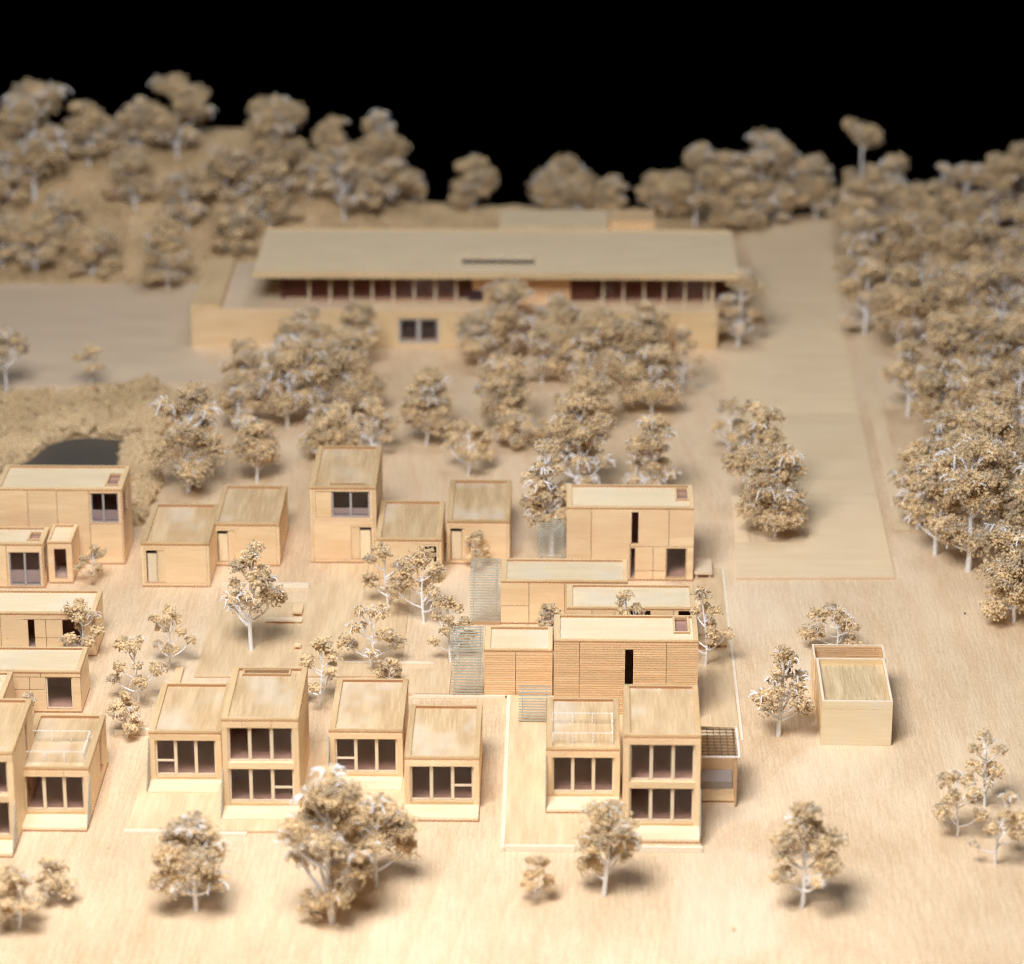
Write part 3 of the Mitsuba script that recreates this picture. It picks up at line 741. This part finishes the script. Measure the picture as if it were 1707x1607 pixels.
# ------------------------------------------------------------------ trees: white plastic armatures with tan foam crumbs
TREES = [
 (-0.828,-0.636,0.000,0.112,0.040,-0.001,'m',2,'tan model tree at the bottom left corner, the larger of the two'),
 (-0.783,-0.551,0.000,0.082,0.032,-0.002,'m',2,'small tan model tree just behind the one in the bottom left corner'),
 (-0.571,-0.572,0.000,0.175,0.058,-0.003,'d',2,'dense upright tan model tree in front of the left pair of glazed houses'),
 (-0.361,-0.606,0.000,0.271,0.069,-0.006,'D',2,'largest tan model tree of the foreground, before the middle pair of houses'),
 (-0.298,-0.490,0.000,0.158,0.064,0.001,'d',2,'broad tan model tree close behind the largest foreground tree, to its right'),
 (-0.052,-0.529,0.000,0.074,0.028,0.005,'s',2,'smallest foreground model tree, a few orange tan tufts left of a dense tree'),
 (0.054,-0.512,0.000,0.171,0.055,0.009,'d',2,'dense tan model tree before the two storey house on the white edged terrace'),
 (0.354,-0.547,0.000,0.176,0.060,0.003,'m',2,'tan model tree alone on the bare board in front of the open topped pavilion'),
 (0.616,-0.308,0.000,0.113,0.045,-0.001,'s',2,'left one of the three sparse model trees at the lower right edge'),
 (0.672,-0.201,0.000,0.134,0.041,0.000,'s',2,'rear and tallest of the three sparse model trees at the lower right edge'),
 (0.667,-0.399,0.000,0.127,0.040,0.021,'s',2,'front one of the three sparse model trees at the lower right edge'),
 (0.357,0.060,0.000,0.167,0.051,0.000,'m',2,'tan model tree with a thick white trunk left of the open topped pavilion'),
 (0.481,0.410,0.000,0.094,0.057,-0.008,'s',2,'sparse model tree half hidden behind the open topped pavilion'),
 (0.242,0.348,0.000,0.146,0.039,-0.007,'s',2,'sparse model tree at the right end of the ribbed two storey block'),
 (-0.037,0.328,0.000,0.146,0.031,0.002,'m',2,"small model tree peeping over the ribbed two storey block's left roof end"),
 (0.101,0.330,0.000,0.151,0.047,-0.005,'s',2,'flat topped sparse model tree behind the middle of the ribbed two storey block'),
 (-0.903,0.710,0.000,0.079,0.028,0.001,'s',2,'small sparse model tree beside the two storey block at the left edge'),
 (-1.036,0.406,0.000,0.085,0.034,-0.003,'s',2,'sparse model tree cut off by the left edge in front of the long low block'),
 (-0.873,0.356,0.000,0.119,0.043,0.000,'s',2,'sparse model tree in front of the right end of the long low block at left'),
 (-0.713,0.324,0.000,0.122,0.039,0.004,'s',2,'sparse model tree at the rear of the pair in the left courtyard'),
 (-0.752,0.179,0.000,0.123,0.050,0.000,'b',2,'sparse model tree with a forked bare white trunk in the left courtyard'),
 (-0.754,0.034,0.000,0.086,0.032,0.001,'m',2,'small bushy orange tan model tree beside the rear corner of the left glazed pair'),
 (-0.935,0.093,0.000,0.059,0.024,0.003,'s',2,'tiny model tree in front of the low block with one big window at left'),
 (-0.573,0.395,0.000,0.212,0.054,0.000,'m',2,'tall slender layered model tree alone in the middle of the courtyard'),
 (-0.432,0.170,0.000,0.130,0.041,0.003,'s',2,'sparse model tree behind the gap between the two glazed pairs of houses'),
 (-0.353,0.330,0.000,0.129,0.054,0.003,'b',2,'sparse wide model tree in the courtyard behind the third glazed house'),
 (-0.319,0.262,0.000,0.051,0.023,0.000,'s',2,"little shrub like model tree just behind the third glazed house's roof"),
 (-0.341,0.604,0.000,0.128,0.044,-0.001,'b',2,'bare branched model tree in front of the two storey entrance house'),
 (-0.270,0.533,0.000,0.145,0.056,0.001,'s',2,'sparse model tree in front of the low house with its door at right'),
 (-0.213,0.361,0.000,0.128,0.040,-0.010,'s',2,'sparse model tree beside the long louvred pergola frames'),
 (-0.178,0.782,0.000,0.079,0.029,-0.004,'s',2,'small pale model tree in front of the low house with its door at left'),
 (-0.301,1.472,0.000,0.171,0.057,0.006,'d',1,"tan model tree alone in the clearing before the long building's window"),
 (-0.210,1.296,0.000,0.116,0.051,0.006,'b',1,'sparse model tree with a bare white fork behind the back row of small houses'),
 (-0.037,0.866,0.000,0.241,0.052,-0.015,'d',1,'tall model tree behind the rearmost pergola frame, left of the plain two storey block'),
 (0.400,0.960,0.000,0.191,0.067,-0.012,'d',1,'front one of the row of model trees beside the broad pale path'),
 (0.376,1.127,0.000,0.232,0.057,0.002,'d',1,'dense model tree second in the row beside the broad pale path'),
 (0.335,1.429,0.000,0.124,0.041,-0.003,'b',1,'slender model tree with a bare white trunk, last in the row beside the path'),
 (0.248,1.825,0.000,0.145,0.041,0.005,'s',1,'sparse model tree at the right end of the grove, near the path'),
 (0.386,2.134,0.000,0.194,0.055,0.011,'m',1,"model tree in the square pit by the long building's right end"),
 (-1.238,1.752,0.000,0.165,0.051,0.007,'m',1,'model tree cut off by the left edge on the flat grey field'),
 (-1.056,1.795,0.000,0.109,0.038,0.000,'b',1,'little model tree with a bare white trunk alone on the flat grey field'),
 (0.755,3.141,0.000,0.293,0.062,-0.020,'t',0,'flat crowned back tree on a bare white trunk against the black'),
 (-0.251,3.180,0.012,0.151,0.059,0.000,'d',0,"model tree alone on the skyline left of the long building's rear block"),
 (-0.008,3.180,0.000,0.167,0.092,-0.003,'d',0,'spreading model tree on the skyline behind the rear roof block'),
 (0.113,3.180,0.000,0.116,0.044,-0.003,'d',0,"small round model tree on the skyline behind the rear block's right end"),
]
GROUPS = {
 'grove': [
  (-0.147,1.548,0.000,0.173,0.061,0.006),
  (-0.099,1.476,0.000,0.075,0.070,-0.021),
  (0.018,1.164,0.000,0.227,0.076,-0.005),
  (0.163,1.160,0.000,0.188,0.057,0.000),
  (0.053,1.861,0.000,0.187,0.089,0.007),
  (0.161,1.932,0.000,0.176,0.059,0.003),
  (0.175,1.675,0.000,0.178,0.065,0.001),
  (0.032,1.551,0.000,0.141,0.073,0.000),
  (-0.136,2.023,0.000,0.191,0.084,-0.014),
  (-0.030,2.033,0.000,0.160,0.067,0.010),
  (-0.203,1.980,0.000,0.128,0.063,0.007),
  (-0.060,1.868,0.000,0.140,0.053,0.007),
 ],
 'leftgrove': [
  (-0.604,1.578,0.000,0.211,0.084,0.020),
  (-0.606,1.932,0.000,0.168,0.060,0.015),
  (-0.472,1.951,0.000,0.167,0.047,0.001),
  (-0.722,1.761,0.000,0.150,0.051,0.017),
  (-0.478,1.656,0.000,0.186,0.074,0.004),
  (-0.538,1.819,0.000,0.154,0.061,0.001),
  (-0.774,1.191,0.000,0.230,0.081,0.007),
  (-0.639,1.254,0.000,0.146,0.050,-0.011),
  (-0.493,1.375,0.000,0.133,0.067,-0.005),
  (-0.412,1.405,0.000,0.136,0.051,-0.004),
  (-0.704,1.546,0.000,0.149,0.047,0.004),
 ],
 'hill': [
  (-1.341,2.884,0.124,0.307,0.099,0.006),
  (-1.216,2.986,0.181,0.205,0.060,-0.003),
  (-0.995,3.014,0.194,0.236,0.089,0.003),
  (-1.096,3.027,0.199,0.162,0.071,0.005),
  (-1.088,2.851,0.103,0.184,0.067,-0.003),
  (-0.952,2.789,0.065,0.169,0.065,0.000),
  (-0.975,2.548,0.000,0.181,0.068,-0.007),
  (-1.167,2.624,0.001,0.133,0.069,0.000),
  (-1.308,2.632,0.002,0.147,0.067,0.003),
  (-1.394,2.662,0.008,0.147,0.059,0.004),
  (-0.860,2.868,0.113,0.170,0.070,-0.001),
  (-0.735,2.972,0.149,0.236,0.085,0.000),
  (-0.745,2.815,0.070,0.179,0.073,0.007),
  (-0.614,3.093,0.126,0.166,0.064,0.012),
  (-0.571,2.901,0.064,0.208,0.069,-0.003),
  (-0.477,3.054,0.055,0.279,0.075,-0.008),
  (-0.408,3.180,0.031,0.104,0.039,-0.011),
  (-0.824,2.714,0.026,0.135,0.065,0.003),
  (-1.406,2.867,0.113,0.169,0.058,-0.003),
  (-0.519,2.980,0.064,0.123,0.053,0.008),
  (-0.652,2.935,0.104,0.140,0.053,0.008),
  (-1.263,2.734,0.036,0.169,0.067,0.007),
  (-1.461,2.771,0.055,0.230,0.082,0.007),
 ],
 'ridge': [
  (0.249,3.155,0.000,0.129,0.067,-0.002),
  (0.324,3.101,0.000,0.231,0.074,0.006),
  (0.391,3.070,0.000,0.213,0.074,0.006),
  (0.489,3.126,0.000,0.257,0.083,0.006),
  (0.570,3.180,0.000,0.203,0.068,0.000),
  (0.637,3.180,0.000,0.175,0.056,-0.009),
  (0.431,3.060,0.000,0.137,0.064,0.012),
  (0.527,3.138,0.000,0.116,0.062,0.000),
 ],
 'forest': [
  (0.683,2.226,0.000,0.186,0.074,0.012),
  (0.796,2.991,0.000,0.217,0.080,0.008),
  (0.703,2.860,0.000,0.200,0.063,0.015),
  (0.695,2.548,0.000,0.205,0.066,0.014),
  (0.859,2.826,0.000,0.204,0.076,0.001),
  (0.777,2.616,0.000,0.188,0.073,0.006),
  (0.935,3.036,0.000,0.202,0.058,0.012),
  (0.998,2.968,0.000,0.209,0.068,-0.002),
  (1.069,2.985,0.000,0.226,0.068,0.005),
  (1.146,3.083,0.000,0.247,0.074,0.000),
  (0.859,2.560,0.000,0.205,0.072,0.003),
  (0.923,2.485,0.000,0.203,0.072,0.003),
  (1.003,2.534,0.000,0.207,0.071,0.001),
  (1.095,2.574,0.000,0.223,0.072,0.003),
  (0.755,2.110,0.000,0.208,0.072,0.004),
  (0.832,2.159,0.000,0.193,0.070,0.001),
  (0.910,2.117,0.000,0.212,0.071,0.000),
  (0.997,2.162,0.000,0.208,0.070,0.001),
  (0.729,1.669,0.000,0.188,0.062,0.005),
  (0.832,1.787,0.000,0.199,0.069,0.001),
  (0.916,1.828,0.000,0.195,0.071,0.000),
  (0.998,1.829,0.000,0.219,0.072,0.001),
  (0.771,1.483,0.000,0.206,0.070,0.003),
  (0.850,1.484,0.000,0.198,0.073,0.003),
  (0.941,1.486,0.000,0.206,0.073,0.000),
  (0.684,1.012,0.000,0.185,0.064,0.000),
  (0.704,0.875,0.000,0.206,0.074,0.001),
  (0.760,0.797,0.000,0.262,0.084,0.001),
  (0.768,1.170,0.000,0.203,0.073,0.001),
  (0.851,1.178,0.000,0.246,0.077,0.000),
  (0.910,1.113,0.000,0.229,0.076,0.000),
  (0.819,0.554,0.000,0.187,0.071,-0.005),
  (0.870,0.823,0.000,0.211,0.078,0.002),
  (0.811,0.945,0.000,0.266,0.079,0.002),
  (1.007,1.358,0.000,0.236,0.074,0.000),
  (0.941,0.806,0.000,0.233,0.080,0.000),
  (1.092,1.969,0.000,0.212,0.074,-0.007),
  (1.119,2.314,0.000,0.220,0.070,0.007),
  (0.907,0.492,0.000,0.189,0.071,0.005),
 ],
}


def bez(a, b, c, n=6):
    s = np.linspace(0, 1, n)[:, None]
    return (1 - s) ** 2 * a + 2 * s * (1 - s) * b + s ** 2 * c


def clump(c, rad, flat, r, size, fine):
    """A cauliflower lump: knobs on an ellipsoid, each knob covered in crumbs."""
    k = min(max(8, int(17 * (rad / .02) ** 1.2)), 30)
    d = r.normal(size=(k, 3)); d /= np.linalg.norm(d, axis=1, keepdims=True)
    d[:, 2] = np.where(d[:, 2] < -.35, -d[:, 2] * .6, d[:, 2])
    kc = d * rad * (0.35 + .65 * r.random((k, 1))) * [1, 1, flat]
    kr = rad * (.20 + .18 * r.random(k))
    per = int(fine)
    e = r.normal(size=(k, per, 3)); e /= np.linalg.norm(e, axis=2, keepdims=True)
    pc = kc[:, None] + e * kr[:, None, None] * (.62 + .62 * r.random((k, per, 1))) * [1, 1, .85]
    loose = r.normal(size=(k * 4, 3)); loose /= np.linalg.norm(loose, axis=1, keepdims=True)
    loose = loose * rad * (.85 + .5 * r.random((k * 4, 1))) * [1, 1, flat]
    v1, f1, u1 = crumbs(np.vstack([pc.reshape(-1, 3), loose]) + c, size, r)
    v2, f2, u2 = crumbs(kc + c, 1.0, r)
    v2 = ((v2.reshape(k, 6, 3) - (kc + c)[:, None]) * (kr * .52)[:, None, None] + (kc + c)[:, None]).reshape(-1, 3)
    return np.vstack([v1, v2]), np.vstack([f1, f2 + len(v1)]), np.vstack([u1, u2])


BARE = {'D': .22, 'd': .30, 'm': .28, 's': .16, 'b': .30, 't': .0}


def tree(x, y, z, h, R, dx, style, detail, label, group, seed, cat='model tree'):
    r = np.random.default_rng(seed)
    t = Thing('model_tree', label, cat, (x, y, z), 0, group)
    R = max(R, .02)
    rt = max(.0013, h * {'D': .0225, 'd': .022, 'm': .020, 's': .0180, 'b': .0205, 't': .022}[style])
    if 'thick white trunk' in label:
        rt = .0044
    lean = np.array([dx * .8, r.normal() * R * .1, 0])
    ttop = h * {'t': .9}.get(style, .86)
    trunk = lambda s: np.array([lean[0] * s * s + .0022 * math.sin(5 * s + seed), lean[1] * s * s + .002 * math.sin(4 * s + 1.7 * seed), -0.002 + ttop * s])
    ss = np.linspace(0, 1, 9)
    # clumps: (height fraction, angle, ring radius, size)
    cl = []
    a0 = r.random() * 6.28
    prof = r.integers(3)
    lift = .06 if group and 'wood' in group else .07 if detail == 2 and style in 'dm' else 0.0
    if style in 'Dd':
        lv = [(.30, 5, .66, .40), (.46, 5, .64, .42), (.62, 4, .52, .40), (.77, 3, .36, .36), (.90, 1, .05, .36)]
        if prof == 1:
            lv = [(.32, 4, .58, .38), (.47, 4, .60, .40), (.63, 5, .62, .40), (.78, 4, .50, .38), (.90, 2, .22, .36)]
        elif prof == 2:
            lv = [(.34, 5, .68, .36), (.55, 4, .46, .36), (.74, 5, .58, .38), (.90, 3, .26, .36)]
        if h < 1.7 * R:
            lv = [(.36, 6, .70, .36), (.58, 5, .55, .40), (.80, 3, .30, .40)]
        if style == 'D':
            lv = [(.25, 3, .34, .38), (.34, 6, .70, .40), (.48, 6, .70, .42), (.62, 5, .56, .40), (.76, 4, .40, .38), (.90, 2, .14, .36)]
    elif style == 'm':
        lv = [(.38, 4, .74, .32), (.50, 4, .70, .32), (.64, 3, .56, .33), (.79, 3, .36, .30), (.92, 1, .05, .33)]
    elif style == 't':
        lv = [(.28, 3, .6, .34), (.45, 2, .5, .3), (.86, 3, .5, .40), (.93, 1, .1, .42)]
    elif style == 'b':
        lv = [(.40, 3, .80, .28), (.58, 2, .72, .26), (.76, 2, .64, .28), (.92, 2, .34, .27)]
    else:
        lv = [(.36, 3, .80, .28), (.56, 3, .72, .27), (.76, 3, .54, .28), (.93, 1, .08, .33)]
    for i, (hf, n, ring, sz) in enumerate(lv):
        for j in range(n):
            a = a0 + 2.4 * i + 6.283 * (j + .35 * r.normal() * .5) / n
            cl.append((hf + lift * (1 - hf) + r.normal() * .06, a, ring * (0.75 + .45 * r.random()), sz * (0.75 + .5 * r.random())))
    size = {2: .0022, 1: .0026, 0: .0034}[detail] * (1.0 if R > .03 else .9)
    fine = {2: 21, 1: 15, 0: 10}[detail]
    if style == 'd' and detail == 2:
        fine = 22
    t.part('trunk', tube([trunk(s) for s in ss], np.linspace(rt, rt * .45, 9), 7), 'white_plastic')
    branches, clumps = [], []
    top = h - .25 * R
    warm = (0.75 if style in 's' and R < .035 else 0.25) * r.random()
    if detail == 2 and style in 'Dd':
        cl = [q for q in cl if not (math.sin(q[1]) < -.45 and (.26 if style == 'D' else 0) < q[0] < .52)]
    if 'flat grey field' in label:
        cl = [(.45 + .55 * q[0], q[1], q[2], q[3]) for q in cl]
    if group and 'hillside' in group:
        cl = [(q[0], q[1], q[2] * 1.12, q[3] * .84) for q in cl]
    for hf, a, ring, sz in cl:
        s = min(hf * h / ttop, 1)
        rad = R * sz
        c = trunk(min(s, 1)) * [1, 1, 0] + [R * ring * math.cos(a), R * ring * math.sin(a), min(hf * h, h - rad * .72)]
        s0 = max(.20, s - .12 - .45 * R * ring / h)
        b0 = trunk(s0)
        mid = (b0 * [.35, .35, .6] + c * [.65, .65, .4]) + [0, 0, -.10 * R * ring + .05 * R * r.normal()]
        pts = bez(b0, mid, c, 7)
        br = tube(pts, np.linspace(rt * .62, rt * .30, 7), 5)
        tw = [br]
        for q in range({2: 6, 1: 5, 0: 4}[detail]):
            e = r.normal(size=3); e /= np.linalg.norm(e); e[2] = abs(e[2]) * .8 - .1
            st = pts[4 if q % 2 else 5]
            en = c + e * rad * 1.12
            md = (st + en) / 2 + [0, 0, rad * (.40 + .40 * r.random())]
            tw.append(tube(bez(st, md, en, 5), np.linspace(rt * .36, rt * .18, 5), 4))
        bare = r.random() < BARE[style] + (.12 if detail == 0 else 0)
        if bare:
            for q in range(5):
                g = 1.257 * q + r.random()
                en = c + np.array([math.cos(g), math.sin(g), -.30 + .3 * r.random()]) * rad * 1.15
                md = (c + en) / 2 + [0, 0, rad * (.75 + .4 * r.random())]
                tw.append(tube(bez(pts[5], md, en, 7), np.linspace(rt * .46, rt * .24, 7), 5))
        branches.append(tw)
        v, f, uv = clump(c, rad * (.62 if bare else 1), .70, r, size, fine)
        uv[:, 0] = warm
        clumps.append((v, f, uv))
    if detail == 2:
        for tw, cm in zip(branches, clumps):
            t.part('branch', tw, 'white_plastic')
            t.part('foliage_clump', cm, 'foliage')
    else:
        t.part('branches', [q for tw in branches for q in tw], 'white_plastic')
        t.part('crown', clumps, 'foliage')


for i, (x, y, z, h, R, dx, style, detail, label) in enumerate(TREES):
    tree(x, y, z, h, R, dx, style, detail, label, None, 100 + i)
SINGLE = {('forest', 0): 'model tree at the left corner of the dense right wood, by the pale path',
          ('forest', 18): 'model tree at the left edge of the dense right wood, halfway along it',
          ('forest', 25): 'leftmost model tree of the front of the dense right wood, its crown reaching furthest left',
          ('forest', 26): 'tall model tree with a clear white trunk, left of two at the right wood\'s front',
          ('forest', 27): 'tall model tree with a clear white trunk, right of two at the right wood\'s front',
          ('forest', 31): 'frontmost model tree of the dense right wood, at the right edge of the picture',
          ('hill', 2): 'tallest blurred model tree on the hill, its top highest in the picture',
          ('hill', 0): 'broad blurred model tree on the skyline at the upper left corner',
          ('hill', 11): 'blurred model tree on the hill skyline right of the tallest one',
          ('hill', 15): 'rightmost tall blurred model tree on the hill skyline, with a bare trunk',
          ('hill', 16): 'small blurred model tree at the right foot of the hill, against the black',
          ('hill', 6): 'blurred model tree at the foot of the hill, beside the long building\'s left annex',
          ('grove', 4): 'tallest tan model tree in the middle of the grove before the long building',
          ('leftgrove', 6): 'broad tan model tree at the left end of the thicket, beside the pond',
          ('leftgrove', 7): 'tan model tree with a forked white trunk between the thicket and the rear houses',
          ('leftgrove', 3): 'rounded tan model tree at the thicket\'s left, before the annex wall',
          ('ridge', 3): 'tallest blurred model tree of the clump behind the long building\'s right end',
          ('ridge', 0): 'leftmost blurred model tree of the clump behind the long building\'s right end'}
for gname, glabel in (('grove', 'tan model tree in the grove before the right half of the long building'),
                      ('leftgrove', 'tan model tree in the thicket before the left half of the long building'),
                      ('hill', 'blurred tan model tree on the hillside at the upper left'),
                      ('ridge', 'blurred tan model tree in the clump behind the long building\'s right end'),
                      ('forest', 'tan foam model tree in the dense wood along the right edge')):
    for i, (x, y, z, h, R, dx) in enumerate(GROUPS[gname]):
        near = 1 if y < 1.75 else 0
        style = 'd' if (i * 7 + len(gname)) % 6 else 'm'
        own = SINGLE.get((gname, i))
        tree(x, y, z, h, R * (.90 if gname == 'forest' else .95), dx, style, near, own or (glabel if near or gname != 'forest' else 'blurred tan model tree in the rear half of the dense right wood'), None if own else {'grove': 'trees of the grove by the long building', 'leftgrove': 'trees of the left thicket', 'hill': 'trees on the hillside',
             'ridge': 'trees of the clump behind the long building', 'forest': 'trees of the dense wood at the right edge, ' + ('nearer' if near else 'rear') + ' half'}[gname], 1000 + 37 * i + len(gname) * 1000)

# ------------------------------------------------------------------ chips and crumbs lying on the board
for (x, y, s, mat, lab) in ((0.731, 0.591, .0030, 'dark_metal', 'dark crumb lying on the bare board below the dense wood at right'),
                            (0.246, -0.618, .0042, 'rim_wood', 'brown wood chip lying on the board near the bottom edge'),
                            (0.752, 0.204, .0034, 'deck_wood', 'pale wood chip lying on the board near the right edge'),
                            (0.575, 0.214, .0030, 'deck_wood', 'pale wood chip lying on the board right of the pavilion'),
                            (-0.73, -0.37, .0018, 'dark_metal', 'dark speck lying on the board in front of the left railed roof terrace house')):
    t = Thing('wood_chip', lab, 'wood chip', (x, y, .001))
    r = np.random.default_rng(int(1000 * abs(x)))
    v, f, uv = crumbs(np.zeros((1, 3)), s, r)
    t.part('x', (v * [1, 1.6, .5], f, uv), mat, own=True)
